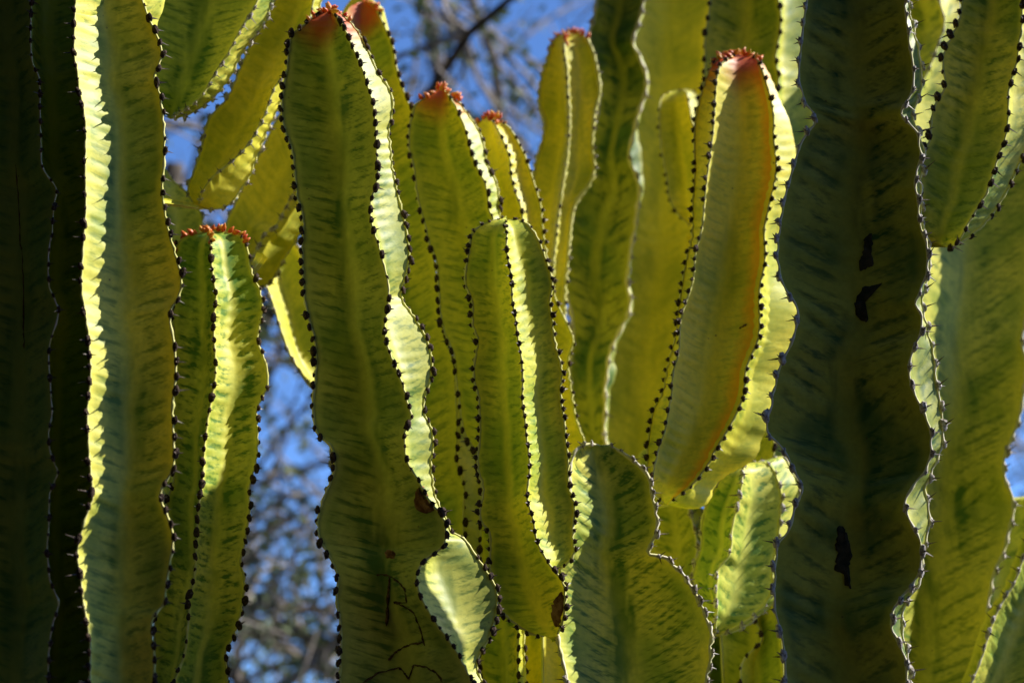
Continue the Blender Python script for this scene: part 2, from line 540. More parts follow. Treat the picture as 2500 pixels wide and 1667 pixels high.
    for i in dots:
        path = PR[i]
        end = rows - bot_n + (6 if bot == 'ground' else 0)
        st0 = max(0, r0 - 8)
        pp = path[st0:end:2] + outw[i, st0:end:2] * .0003
        rad = ridge_r * (1 + .35 * np.cos(PHI[i, st0:end:2])) * (.8 + .4 * rng.random(len(pp)))
        if top == 'tip': rad[:3] *= .6
        V_, F_ = tube(pp - base, rad, 6)
        rg = link('rib_margin', mesh_from('rib_margin', V_, F_, M[ridge]), root)
        kk = PHI[i] / (2 * np.pi)
        lo_, hi_ = kk[st0], kk[end - 1]
        for q in range(int(math.ceil(lo_)), int(hi_) + 1):
            row = np.interp(q, kk, np.arange(rows)) if True else 0
            r_ = int(round(row))
            if r_ < st0 + 1 or r_ >= end - 1: continue
            al = path[min(rows - 1, r_ + 2)] - path[max(0, r_ - 2)]
            dist = tipd[r_].min()
            ctr = path[r_]
            if buds and S[i, r_] < buds * .55: continue
            me_ = random.choice(CUSH[cush])
            if random.random() < .05: continue
            sc = csize * random.choice((.55, .75, .85, .95, 1.0, 1.05, 1.25))
            if top == 'tip' and S[i, r_] < .06: sc *= .8
            place(me_, 'spine_cushion', rg, base, ctr + outw[i, r_] * .0005, outw[i, r_] + rng.normal(0, .12, 3), al, sc)
        if buds:
            L_ = 0.0
            while L_ < buds:
                row = np.interp(L_, S[i], np.arange(rows)); r_ = min(rows - 2, int(round(row)))
                al = path[min(rows - 1, r_ + 2)] - path[max(0, r_ - 1)]
                upv = outw[i, r_] * .7 + np.array((0, 0, 1.0)) * .6 + rng.normal(0, .35, 3)
                place(random.choice(BUDS), 'leaf_bud', rg, base, path[r_] + rng.normal(0, .0012, 3), upv, al + 1e-6, random.uniform(.6, 1.35), random.uniform(0, 6))
                L_ += random.uniform(.0028, .0062)
    STEMS[key] = dict(root=root, flesh=fl, base=base, P=PR, n=rows)
    return root

# ------------------------------------------------------------------ ground
def ground():
    n = 60
    xs = np.concatenate((np.linspace(-400, -12, 12), np.linspace(-10, 10, 37), np.linspace(12, 400, 12)))
    V = [(x, y, 0.03 * math.sin(x * 1.3 + .5) * math.cos(y * 1.1) * (1 if abs(x) < 11 and abs(y) < 11 else 0) - .03) for y in xs for x in xs]
    k = len(xs)
    F = [(i * k + j, i * k + j + 1, (i + 1) * k + j + 1, (i + 1) * k + j) for i in range(k - 1) for j in range(k - 1)]
    o = link('ground', mesh_from('ground', V, F, M['ground']))
    o['kind'] = 'structure'; o['label'] = 'dry bare garden ground under the plant'
ground()

# ------------------------------------------------------------------ stems traced from the photograph
# far left dark stem
A1 = T(0,0,(205,-30),(195,200),(205,400),(250,500),(255,700),(260,900),(265,1050),(300,1120),(360,1200),(345,1300),(335,1400),(330,1500)) + \
     T(0,1,(318,150),(308,300),(315,440),(355,530),(370,580),(350,690),(320,780),(310,900),(318,1000),(325,1150),(330,1250),(310,1350),(312,1450)) + \
     T(0,2,(310,30),(340,150),(370,225),(345,290),(315,370),(310,560),(300,730),(310,820),(318,910),(350,990),(375,1070),(360,1110),(330,1210),(318,1310),(310,1410),(310,1580))
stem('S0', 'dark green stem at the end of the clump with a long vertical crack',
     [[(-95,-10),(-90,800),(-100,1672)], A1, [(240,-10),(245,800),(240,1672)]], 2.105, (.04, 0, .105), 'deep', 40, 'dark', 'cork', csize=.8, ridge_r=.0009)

A2 = T(0,0,(485,-30),(475,100),(472,230),(478,370),(498,470),(505,570),(523,655),(538,750),(547,855),(547,960),(545,1055),(545,1200),(545,1350),(535,1540)) + \
     T(0,1,(535,150),(530,240),(522,345),(518,440),(532,550),(548,640),(565,730),(572,830),(578,950),(574,1050),(562,1150),(555,1245),(562,1340),(568,1430)) + \
     T(0,2,(570,30),(570,130),(578,230),(585,320),(590,385),(560,465),(530,575),(502,690),(495,780),(515,870),(518,950),(528,1040),(545,1130),(560,1210),(578,1330),(575,1440),(570,1580))
A3 = T(0,0,(890,-40),(910,20),(945,115),(1000,225),(1032,350),(1005,430),(978,490),(1012,580),(1032,680),(1045,785),(1047,890),(1045,990),(1040,1080),(1032,1160),(1035,1220),(1045,1300),(1060,1390),(1075,1475)) + \
     T(0,1,(1060,0),(1075,80),(1097,170),(1125,265),(1158,380),(1148,490),(1085,600),(1083,660),(1100,760),(1115,880),(1122,990),(1115,1100),(1100,1205),(1103,1290),(1103,1380),(1108,1470)) + \
     T(0,2,(1103,10),(1108,80),(1110,175),(1075,260),(1035,315),(1025,390),(1060,490),(1095,600),(1100,690),(1085,790),(1075,875),(1060,970),(1045,1065),(970,1150),(965,1240),(980,1360),(985,1470),(985,1580))
ARR = T(0,0,(1065,-40),(1050,20),(1035,80),(1005,140),(1000,260),(1000,500),(1000,900),(1010,1400)) + T(0,1,(1060,300),(1040,800),(1060,1300)) + T(0,2,(1030,200),(1010,700),(940,1200),(930,1580))
stem('A', 'broad olive stem with a sunlit strip down one rib, beside the dark cracked stem',
     [A2, A3, ARR], 2.10, (0, (.040, .028, .012), .14), 'olive', 40, 'dark', 'ridge', hollow=.24, dots=(0, 1))

# lower left stem with red buds on top
BT = (520, 572)
BL = [(500,566)] + T(0,1,(1200,110),(1130,170),(1118,300),(1105,450),(1108,700),(1115,850),(1108,1000),(1098,1300)) + T(0,2,(1105,300),(1075,380),(1085,600),(1055,900),(1000,1150),(985,1400),(990,1580))
BM = [(508,566)] + T(0,1,(1345,110),(1345,190),(1348,270),(1362,400),(1378,480),(1372,560),(1362,640),(1362,700),(1370,840),(1375,950),(1368,1050),(1350,1150),(1340,1210),(1325,1280),(1315,1360),(1305,1440),(1298,1520)) + \
     T(0,2,(1308,40),(1300,120),(1297,200),(1290,310),(1268,430),(1262,520),(1255,600),(1250,710),(1245,850),(1230,950),(1205,1040),(1205,1130),(1195,1220),(1180,1370),(1120,1540),(1105,1585))
BR = [(520,562)] + T(0,1,(1440,85),(1520,105),(1562,170),(1600,330),(1650,440),(1670,520),(1672,580),(1650,680),(1640,780),(1680,880),(1705,960),(1705,1060),(1660,1150),(1630,1230),(1640,1310),(1645,1400),(1638,1530)) + \
     T(0,2,(1635,150),(1605,250),(1580,330),(1590,450),(1580,560),(1560,680),(1530,800),(1550,880),(1555,980),(1540,1100),(1490,1270),(1430,1380),(1440,1480),(1450,1585))
stem('B', 'green stem topped with orange and red buds, one face glaring in the sun',
     [BL, BM, BR], 2.355, (.045, 0, .038), 'bright', 31, 'brown', 'ridge', top='tip', buds=.05, apex=55, hollow=.2, slant=1.0)

# main stem
CL = T(1,0,(530,62),(460,95),(400,140),(340,190),(295,215),(275,280),(265,350),(262,430),(250,505),(243,580),(235,660),(233,760),(255,865),(287,940),(303,1000),(312,1060),(318,1125),(325,1190),(327,1255),(350,1335),(365,1430),(362,1530)) + \
     T(1,1,(362,130),(366,290),(368,405),(370,500),(387,590),(405,660),(428,720),(447,800),(450,930),(437,1060),(425,1160),(432,1245),(442,1310),(455,1360),(498,1410),(545,1445),(560,1490)) + \
     T(1,2,(562,100),(567,150),(558,230),(528,305),(495,400),(465,520),(470,635),(520,740),(560,820),(588,900),(585,960),(585,1050),(605,1150),(608,1270),(603,1380),(600,1490),(598,1585))
CR = T(1,0,(532,62),(570,95),(605,140),(645,215),(678,295),(715,375),(745,455),(768,530),(795,615),(820,725),(828,800),(830,865),(832,940),(834,1018),(838,1100),(825,1190),(802,1260),(795,1335),(808,1445)) + \
     T(1,1,(812,50),(848,185),(882,315),(908,415),(912,505),(905,575),(893,620),(883,695),(900,810),(947,930),(990,1030),(1022,1130),(1033,1190),(1053,1240),(1050,1285),(1018,1330),(1008,1370),(1010,1415)) + \
     T(1,2,(1012,60),(1015,100),(1045,190),(1100,270),(1135,350),(1180,420),(1250,505),(1275,590),(1272,670),(1215,735),(1140,785),(1092,870),(1108,990),(1165,1110),(1240,1220),(1320,1325),(1370,1420),(1400,1480),(1445,1585))
CRR = T(1,0,(534,62),(600,90),(650,135),(715,210),(750,265),(790,340),(850,480),(905,560),(935,665),(928,760),(912,850),(918,900),(925,980),(930,1080),(948,1155),(960,1210),(985,1300),(1013,1400)) + \
     T(1,1,(1014,10),(1032,145),(1037,260),(1025,340),(1008,410),(993,500),(1020,560),(1060,610),(1100,680),(1135,740),(1175,850),(1190,950),(1175,1055),(1145,1120),(1130,1200),(1135,1260),(1160,1300),(1185,1355),(1195,1420),(1198,1480)) + \
     T(1,2,(1188,75),(1185,140),(1190,250),(1205,380),(1250,480),(1290,550),(1305,605),(1370,632),(1460,745),(1540,870),(1590,960),(1605,1060),(1590,1170),(1550,1290),(1480,1400),(1470,1480),(1520,1585))
stem('C', 'tall olive stem with red buds, initials scratched into its broad face',
     [CL, CR, CRR], 2.25, (.036, 0, (.072, .072, .072, .072, .072, .062)), 'main', 30, 'brown', 'ridge', top='tip', buds=.035, apex=70, hollow=.21, amp=.0006)

# behind the main stem
stem('D', 'dark olive stem with pinkish bud crest directly behind the tall scratched stem',
     [T(1,0,(740,12),(690,30),(640,90),(600,300),(600,700),(620,1200)) + T(1,1,(650,500),(700,1000)) + T(1,2,(720,500),(740,1585)),
      T(1,0,(742,12),(800,35),(840,75),(890,180),(930,270),(945,350),(955,420),(980,500),(1010,580),(1040,660),(1090,800),(1110,1000),(1140,1200),(1170,1450)) + T(1,1,(1190,200),(1230,500),(1280,800),(1330,950),(1340,1100),(1345,1330),(1345,1450)) + T(1,2,(1340,150),(1365,220),(1395,330),(1385,450),(1390,600),(1380,900),(1360,1200),(1350,1585))],
     2.57, (.0, .012), 'tipped', 32, 'brown', 'ridge', top='tip', buds=.045, apex=60, dots=(1,))

EL = T(1,0,(1240,560),(1190,600),(1130,640),(1085,660),(1062,735),(1042,795),(1040,870),(1045,960),(1070,1045),(1080,1115),(1085,1205),(1105,1310),(1132,1390),(1155,1465)) + \
     T(1,1,(1132,5),(1155,70),(1165,135),(1187,195),(1210,255),(1220,300),(1222,355),(1225,415),(1237,505),(1242,575),(1253,660),(1272,740),(1317,845),(1333,905),(1340,970),(1348,1050),(1365,1125),(1368,1200),(1375,1280),(1398,1380),(1458,1470)) + T(1,2,(1490,130),(1500,300),(1500,600),(1510,900),(1500,1200),(1500,1585))
ER = T(1,0,(1242,560),(1280,590),(1310,635),(1340,680),(1365,740),(1400,830),(1425,925),(1450,1005),(1480,1078),(1525,1165),(1545,1265),(1548,1335),(1585,1420)) + T(1,1,(1600,100),(1640,400),(1680,800),(1700,1200)) + T(1,2,(1720,300),(1730,800),(1740,1585))
ERR = T(1,0,(1244,560),(1330,625),(1400,712),(1440,770),(1490,850),(1520,930),(1545,1060),(1590,1150),(1610,1250),(1615,1340),(1640,1450)) + T(1,1,(1660,200),(1700,500),(1720,900),(1740,1200)) + T(1,2,(1760,400),(1770,900),(1780,1585))
stem('E', 'slimmer red crested stem between the scratched stem and the rounded yellow one',
     [EL, ER, ERR], 2.50, (.03, 0, .06), 'tipped', 29, 'brown', 'ridge', top='tip', buds=.045, apex=60, hollow=.2)

E2L = T(1,0,(1556,740),(1510,770),(1470,820),(1450,950),(1460,1200),(1480,1500)) + T(1,1,(1500,300),(1540,700),(1570,1200)) + T(1,2,(1600,200),(1620,600))
E2M = T(1,0,(1560,740),(1600,810),(1625,860),(1655,930),(1685,1020),(1690,1110),(1708,1175),(1725,1240),(1750,1300),(1765,1400),(1780,1520)) + T(1,1,(1800,300),(1830,700),(1870,1100)) + T(1,2,(1880,200),(1890,600))
E2R = T(1,0,(1564,740),(1620,778),(1680,820),(1720,880),(1745,920),(1780,990),(1808,1075),(1833,1165),(1850,1220),(1878,1300),(1890,1380),(1897,1470)) + T(2,1,(335,130),(350,270),(395,400),(400,480),(440,590),(490,700),(520,790),(495,870),(490,950),(505,1080),(515,1170),(535,1280),(570,1370),(600,1440)) + T(2,2,(600,250),(590,600))
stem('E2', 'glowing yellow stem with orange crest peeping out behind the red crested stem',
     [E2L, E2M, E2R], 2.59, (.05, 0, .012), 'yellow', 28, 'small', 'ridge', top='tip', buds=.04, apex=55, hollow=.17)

# rounded yellow green arm in the middle
FT = (1236, 536)
FL = [(1230,536)] + T(1,1,(1600,5),(1540,25),(1480,60),(1445,100),(1430,200),(1420,255),(1403,330),(1398,425),(1437,510),(1452,565),(1450,610),(1453,685),(1480,745),(1484,790),(1472,848),(1453,945),(1455,1035),(1480,1105),(1492,1150),(1495,1205),(1498,1280),(1497,1355),(1490,1430)) + \
     T(1,2,(1490,40),(1478,120),(1483,215),(1515,300),(1520,370),(1500,440),(1497,530),(1555,610),(1557,690),(1557,775),(1560,850),(1585,960),(1610,1080),(1690,1170),(1760,1222),(1850,1262),(1930,1272))
FM = [(1236,536)] + T(1,1,(1660,40),(1665,90),(1662,185),(1672,255),(1687,335),(1698,430),(1700,510),(1707,570),(1720,632),(1727,695),(1737,770),(1745,825),(1757,885),(1765,975),(1768,1065),(1763,1140),(1767,1195),(1778,1260),(1787,1335),(1790,1400),(1803,1475)) + \
     T(2,2,(228,10),(235,75),(243,160),(240,255),(228,330),(228,400),(250,470),(270,550),(280,630),(310,710),(350,775),(400,850),(450,910),(465,1000),(465,1100),(450,1180),(420,1262))
FR = [(1242,536)] + T(2,1,(170,8),(235,45),(290,125),(320,210),(345,275),(375,355),(388,455),(373,525),(378,575),(386,645),(388,715),(393,770),(410,830),(435,910),(455,1000),(443,1080),(443,1140),(445,1200),(455,1265),(462,1340),(468,1405),(485,1495)) + \
     T(2,2,(472,10),(482,95),(492,185),(490,265),(493,330),(515,390),(525,450),(515,570),(520,660),(530,735),(490,800),(440,830),(460,930),(462,1050),(455,1150),(425,1262))
stem('F', 'rounded yellow green arm with two beaded ribs, brown sore near its narrow base',
     [FL, FM, FR], 2.345, (.03, 0, .026), 'fresh', 25, 'small', 'ridge', top='tip', bot='base', buds=0, apex=50, foot=70, hollow=.19, amp=.0005, neck=(.01, .12, .01), csize=1.1, group='short arms branching from the stems')

# blurred stems behind the middle
stem('G', 'blurred stem with red tip and one bright rib facing out, before the blue sky',
     [T(2,0,(490,215),(440,225),(398,262),(360,370),(330,470),(310,600),(310,680),(340,770),(330,900),(290,1030),(270,1130),(250,1500)) + T(2,1,(240,400),(240,1000)) + T(2,2,(240,600)),
      T(2,0,(495,215),(470,260),(465,330),(478,420),(488,600),(495,760),(490,900),(475,1050),(450,1200),(430,1350),(412,1500)) + T(2,1,(410,130),(395,250),(385,400),(380,1000)) + T(2,2,(380,600)),
      T(2,0,(505,215),(560,205),(600,240),(640,320),(665,420),(685,520),(690,600),(660,700),(640,900),(655,1100),(610,1190),(540,1280),(500,1500)) + T(2,1,(480,300),(460,1000)) + T(2,2,(460,600))],
     2.80, (.05, 0, .012), 'yellow', 27, 'small', 'ridge', top='tip', buds=.045, apex=60, hollow=.16, csize=.9, ridge_r=.003)

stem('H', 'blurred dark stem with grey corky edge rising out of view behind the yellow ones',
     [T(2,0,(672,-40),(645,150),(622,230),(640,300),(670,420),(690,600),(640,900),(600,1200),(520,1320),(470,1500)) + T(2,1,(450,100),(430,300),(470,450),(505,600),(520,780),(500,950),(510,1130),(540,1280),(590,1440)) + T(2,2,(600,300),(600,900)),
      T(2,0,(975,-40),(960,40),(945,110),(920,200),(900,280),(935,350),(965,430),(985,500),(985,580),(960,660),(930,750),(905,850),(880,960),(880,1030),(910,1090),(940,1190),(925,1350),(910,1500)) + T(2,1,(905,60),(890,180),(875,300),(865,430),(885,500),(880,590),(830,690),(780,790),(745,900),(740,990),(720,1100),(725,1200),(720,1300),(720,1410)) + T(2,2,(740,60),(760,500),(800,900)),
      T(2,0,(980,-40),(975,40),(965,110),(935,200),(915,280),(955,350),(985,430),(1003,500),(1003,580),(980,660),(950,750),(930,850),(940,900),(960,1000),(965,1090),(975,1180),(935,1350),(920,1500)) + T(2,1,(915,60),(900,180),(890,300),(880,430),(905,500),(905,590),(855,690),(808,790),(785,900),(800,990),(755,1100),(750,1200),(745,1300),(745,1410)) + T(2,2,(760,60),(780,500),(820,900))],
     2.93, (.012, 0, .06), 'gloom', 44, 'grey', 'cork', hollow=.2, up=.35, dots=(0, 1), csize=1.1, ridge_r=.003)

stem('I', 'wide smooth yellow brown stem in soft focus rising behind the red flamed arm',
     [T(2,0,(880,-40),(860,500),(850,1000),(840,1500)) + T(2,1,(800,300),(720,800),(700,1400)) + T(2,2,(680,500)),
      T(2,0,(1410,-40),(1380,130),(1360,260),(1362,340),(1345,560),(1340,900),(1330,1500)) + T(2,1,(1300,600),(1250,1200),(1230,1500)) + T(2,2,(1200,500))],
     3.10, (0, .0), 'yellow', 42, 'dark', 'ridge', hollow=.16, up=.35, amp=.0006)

stem('K', 'small yellow arm with a brown sore, tucked in front of the wide blurred stem',
     [T(2,0,(1155,585),(1115,598),(1078,635),(1070,780),(1078,880),(1085,960),(1118,1150),(1140,1280),(1210,1390),(1280,1440)),
      T(2,0,(1165,580),(1228,572),(1255,650),(1275,750),(1300,850),(1310,950),(1330,1100),(1340,1300),(1320,1400),(1290,1440)),
      T(2,0,(1170,580),(1260,575),(1320,650),(1360,750),(1380,850),(1390,950),(1400,1100),(1400,1300),(1360,1420),(1300,1440))],
     2.90, (.015, 0, .06), 'yellow', 26, 'small', 'ridge', top='tip', bot='base', apex=40, foot=70, csize=.9, neck=(.01, .22, .05), group='short arms branching from the stems')

# flamed arm
JL = T(2,0,(1560,350),(1500,365),(1440,390),(1390,460),(1350,560),(1315,690),(1300,850),(1298,950),(1290,1300),(1283,1500)) + T(2,1,(1278,120),(1245,260),(1233,350),(1203,540),(1182,650),(1180,720),(1165,800),(1140,900),(1120,1000),(1090,1120),(1040,1200),(1015,1320),(1002,1450)) + T(2,2,(1000,30),(1000,100),(990,260),(993,340),(1040,395),(1105,425))
JM = T(2,0,(1565,350),(1510,375),(1462,415),(1445,460),(1437,520),(1433,585),(1427,665),(1418,755),(1412,840),(1403,920),(1393,1020),(1380,1115),(1368,1200),(1357,1275),(1352,1345),(1347,1415),(1340,1475)) + T(2,1,(1348,20),(1340,80),(1325,145),(1308,205),(1297,290),(1290,360),(1270,440),(1243,525),(1218,610),(1205,690),(1200,770),(1198,825),(1185,885),(1163,945),(1150,1040),(1150,1125),(1140,1175),(1132,1228),(1122,1285),(1105,1355),(1083,1410),(1055,1500)) + T(2,2,(1078,15),(1055,110),(1035,185),(1030,260),(1020,325),(1040,370),(1110,427))
JR = T(2,0,(1570,350),(1640,355),(1690,372),(1720,430),(1745,500),(1765,575),(1783,660),(1797,755),(1800,850),(1808,930),(1818,1020),(1810,1125),(1790,1215),(1773,1290),(1765,1350),(1750,1420),(1740,1480)) + T(2,1,(1750,20),(1740,90),(1743,155),(1743,220),(1737,295),(1720,385),(1710,465),(1712,565),(1712,650),(1700,760),(1660,860),(1633,930),(1620,985),(1620,1045),(1605,1140),(1570,1220),(1535,1290),(1508,1340),(1480,1390),(1458,1430)) + T(2,2,(1455,35),(1420,100),(1400,150),(1325,250),(1270,310),(1190,375),(1120,429))
JRR = T(2,0,(1575,350),(1680,360),(1740,420),(1790,520),(1840,640),(1900,760),(1930,900),(1945,1050),(1940,1200),(1920,1300),(1890,1420)) + T(2,1,(1860,20),(1860,150),(1860,280),(1880,400),(1930,500),(1955,580),(1950,680),(1920,780),(1895,860),(1870,920),(1830,1000),(1810,1080),(1800,1180),(1790,1260),(1760,1360)) + T(2,2,(1730,0),(1690,120),(1600,190),(1510,240),(1430,310),(1380,420),(1280,460),(1150,440))
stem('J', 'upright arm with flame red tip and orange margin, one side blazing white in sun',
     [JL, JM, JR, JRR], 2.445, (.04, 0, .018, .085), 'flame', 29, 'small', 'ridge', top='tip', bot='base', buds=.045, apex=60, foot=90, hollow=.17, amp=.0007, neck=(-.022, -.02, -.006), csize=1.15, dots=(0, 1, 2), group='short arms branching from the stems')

stem('J2', 'tall stem with pale striped dark face and sunny flank behind the flame tipped arm',
     [T(2,0,(1400,-40),(1385,100),(1365,260),(1365,340),(1345,560),(1320,690),(1320,1000),(1340,1500)) + T(2,1,(1350,500),(1380,1000),(1400,1500)) + T(2,2,(1420,500)),
      T(2,0,(1820,-40),(1845,110),(1840,215),(1820,320),(1813,405),(1830,480),(1825,580),(1800,700),(1790,1000),(1780,1500)) + T(2,1,(1780,500),(1790,1000),(1800,1500)) + T(2,2,(1800,500)),
      T(2,0,(2050,-40),(2030,400),(2060,800),(2000,1200),(1960,1500)) + T(2,1,(1960,300),(2020,600),(1960,1000),(1940,1500)) + T(2,2,(1980,500))],
     2.705, (.03, 0, .07), 'olive', 40, 'brown', 'ridge', hollow=.2, up=.25, dots=(0, 1), amp=.0012)

# big dark stem right
LL = T(3,0,(580,-40),(570,60),(550,210),(530,350),(520,480),(540,575),(590,690),(640,760),(590,830),(540,900),(505,1020),(470,1150),(435,1265),(405,1410),(395,1500)) + T(3,1,(402,15),(390,180),(402,330),(435,450),(490,530),(515,590),(510,680),(480,800),(410,930),(370,1060),(345,1200),(325,1360),(400,1440)) + T(3,2,(408,50),(500,230),(545,330),(500,450),(465,590),(385,690),(370,850),(370,970),(378,1110),(402,1210),(422,1320),(432,1430),(442,1585))
LR = T(3,0,(1205,-40),(1200,90),(1210,150),(1230,290),(1255,430),(1250,550),(1215,640),(1175,700),(1190,760),(1265,820),(1290,900),(1300,1000),(1270,1100),(1260,1190),(1285,1280),(1290,1380),(1310,1480)) + T(3,1,(1335,150),(1340,250),(1335,350),(1290,480),(1272,530),(1310,640),(1300,730),(1250,830),(1225,980),(1265,1120),(1340,1290),(1365,1440)) + T(3,2,(1365,40),(1340,200),(1240,330),(1195,430),(1240,560),(1300,680),(1305,830),(1240,950),(1150,1050),(1110,1190),(1160,1310),(1210,1430),(1210,1585))
LRR = T(3,0,(1215,-40),(1230,90),(1255,180),(1280,280),(1302,420),(1302,550),(1275,650),(1250,740),(1275,820),(1305,900),(1320,1000),(1300,1100),(1300,1190),(1305,1280),(1305,1380),(1325,1480)) + T(3,1,(1345,150),(1355,250),(1350,360),(1320,480),(1310,560),(1325,640),(1350,755),(1385,890),(1400,1035),(1425,1180),(1435,1340),(1440,1440)) + T(3,2,(1425,90),(1375,220),(1325,350),(1350,460),(1345,600),(1325,690),(1310,830),(1280,950),(1200,1050),(1180,1190),(1200,1310),(1225,1430),(1222,1585))
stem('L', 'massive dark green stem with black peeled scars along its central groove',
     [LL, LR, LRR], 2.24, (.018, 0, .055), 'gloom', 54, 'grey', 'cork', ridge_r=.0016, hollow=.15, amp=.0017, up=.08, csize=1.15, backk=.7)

stem('O', 'slanting stem with a wavy sunlit flank wedged behind the massive dark stem',
     [T(3,0,(1150,-40),(1180,300),(1150,600),(1120,800),(1150,1000)) + T(3,1,(1200,100),(1240,250)),
      T(3,0,(1405,-40),(1450,170),(1410,290),(1370,400),(1330,490),(1280,620),(1255,750),(1270,870),(1285,950)) + T(3,1,(1260,100),(1250,250)),
      T(3,0,(1560,-40),(1540,130),(1500,300),(1480,440),(1470,550),(1440,650),(1420,740),(1400,850),(1370,960)) + T(3,1,(1300,100),(1260,250))],
     2.78, (.05, 0, .05), 'olive', 46, 'grey', 'cork', hollow=.16, up=.04, dots=(1,), bot='base', foot=60, neck=(-.02, .06, -.04))

stem('N', 'dark arm ending in a blunt brown base in mid air, black beads along its rib',
     [T(3,0,(1575,-40),(1545,130),(1515,190),(1442,385),(1455,480),(1462,550),(1400,650),(1370,740),(1358,910),(1322,960),(1295,1140),(1308,1250),(1287,1350),(1292,1460),(1325,1560)) + T(3,1,(1345,188)),
      T(3,0,(1950,-40),(1943,200),(1925,290),(1915,390),(1880,510),(1860,600),(1860,690),(1850,800),(1835,890),(1795,1000),(1775,1080),(1740,1180),(1695,1280),(1640,1360),(1590,1450),(1535,1545)) + T(3,1,(1480,185)),
      T(3,0,(2160,-40),(2130,200),(2110,390),(2080,600),(2060,740),(2010,860),(1955,980),(1905,1100),(1865,1200),(1820,1270),(1760,1360),(1690,1440),(1600,1520)) + T(3,1,(1500,185))],
     2.31, (.02, 0, .06), 'olive', 39, 'dark', 'ridge', bot='base', foot=40, hollow=.2, up=.08, csize=1.1, neck=(-.06, -.035, -.012), group='short arms branching from the stems')

stem('M', 'soft focus olive stem at the sunny end, light flecks on its face',
     [T(3,0,(1260,800),(1250,1200)) + T(3,1,(1290,200),(1260,800),(1250,1400)) + T(3,2,(1180,400),(1080,1000),(1060,1585)),
      T(3,0,(2120,800),(2050,1300)) + T(3,1,(1990,500),(1962,700),(1945,800),(1965,900),(1960,1100),(1930,1270),(1885,1390),(1840,1510)) + T(3,2,(1862,90),(1832,180),(1850,300),(1885,400),(1885,500),(1860,620),(1830,740),(1770,850),(1745,980),(1730,1120),(1738,1230),(1710,1360),(1680,1470),(1630,1585))],
     2.74, (0, (.07, .075, .07, .035)), 'olive', 46, 'grey', 'cork', ridge_r=.0026, hollow=.19, up=.05, dots=(1,), csize=1.2, amp=.0008)

stem('P2', 'shaded stem filling the gap between the flecked stem and the ladder striped one',
     [T(3,2,(1650,480),(1640,800),(1600,1200),(1560,1585)), T(3,2,(2060,480),(2050,800),(2010,1200),(1970,1585))],
     2.95, (0, .02), 'olive', 44, 'grey', 'cork', hollow=.16, up=.03)

stem('P', 'leaning stem with ladder stripes of shade on its sunny face, grey cushions',
     [T(3,2,(2080,450),(1990,690),(1960,760),(1885,950),(1835,1030),(1792,1110),(1742,1230),(1690,1400),(1645,1520),(1610,1600)),
      T(3,2,(2380,600),(2300,900),(2200,1200),(2120,1400),(2050,1600))],
     2.67, (0, .05), 'olive', 36, 'grey', 'cork', hollow=.22, up=.35, dots=(0,), amp=.0022, csize=1.1)

# lower middle
QL = T(2,2,(690,52),(640,40),(590,45),(530,90),(508,150),(500,300),(518,450),(515,590),(480,700),(420,850),(410,1000),(418,1180),(425,1300),(450,1400),(475,1500),(490,1585))
QR = T(2,2,(700,52),(740,45),(790,72),(860,115),(920,160),(970,210),(1000,255),(1015,340),(1040,450),(1055,510),(1062,580),(1040,640),(1010,700),(992,745),(1060,760),(1120,770),(1150,820),(1210,860),(1250,920),(1290,970),(1320,1040),(1350,1090),(1375,1180),(1400,1240),(1390,1340),(1400,1420),(1380,1500),(1372,1585))
stem('Q', 'broad stump topped stem whose feathered green face fills the space below the flamed arm',
     [QL, QR], 2.40, (0, .036), 'bright', 34, 'grey', 'cork', ridge_r=.0024, top='tip', apex=45, hollow=.20, amp=.0020, slant=1.7)

RL = T(2,2,(1600,172),(1540,190),(1480,240),(1430,310),(1360,480),(1340,580),(1335,700),(1300,800),(1290,900),(1320,1000),(1350,1090),(1390,1200),(1425,1262))
RM = T(2,2,(1620,168),(1602,250),(1592,330),(1585,400),(1550,500),(1530,600),(1525,720),(1500,780),(1450,830),(1440,920),(1430,1030),(1440,1100),(1430,1160),(1430,1262))
RR = T(2,2,(1640,165),(1700,155),(1770,170),(1810,230),(1840,320),(1852,400),(1842,470),(1835,560),(1822,680),(1805,800),(1792,900),(1780,1000),(1700,1110),(1560,1210),(1435,1262))
RRR = T(2,2,(1660,165),(1760,150),(1850,120),(1920,230),(1965,310),(1940,400),(1930,500),(1920,640),(1900,760),(1880,860),(1850,960),(1800,1050),(1700,1140),(1570,1230),(1440,1262))
stem('R', 'short leafy looking arm with bright pleated face below the flamed arm',
     [RL, RM, RR, RRR], 2.57, (.035, 0, .048, .095), 'bright', 36, 'grey', 'ridge', top='tip', bot='base', apex=45, foot=70, hollow=.2, amp=.0014, neck=(-.035, .14, .015), dots=(0, 1, 2, 3), group='short arms branching from the stems')

stem('U', 'shadowy banded stem in the gap between the stump topped stem and the pleated arm',
     [T(2,2,(1000,480),(1020,520),(1010,800),(1000,1585)), T(2,2,(1255,440),(1295,590),(1312,700),(1285,860),(1290,1100),(1300,1585)), T(2,2,(1330,450),(1370,590),(1390,700),(1370,860),(1380,1100),(1390,1585))],
     2.74, (.03, 0, .05), 'olive', 40, 'grey', 'cork', hollow=.18, up=.1, amp=.003)

stem('V', 'brown yellow segmented stem with a dark pinched joint beside the massive dark stem',
     [T(2,2,(1720,1000),(1700,1100),(1690,1190),(1720,1240),(1720,1300),(1640,1380),(1600,1440),(1592,1585)), T(2,2,(1850,1000),(1860,1100),(1850,1200),(1845,1245),(1848,1300),(1900,1380),(1930,1440),(1940,1585))],
     2.72, (0, .03), 'yellow', 34, 'brown', 'ridge', hollow=.14, up=.05, amp=.0008)

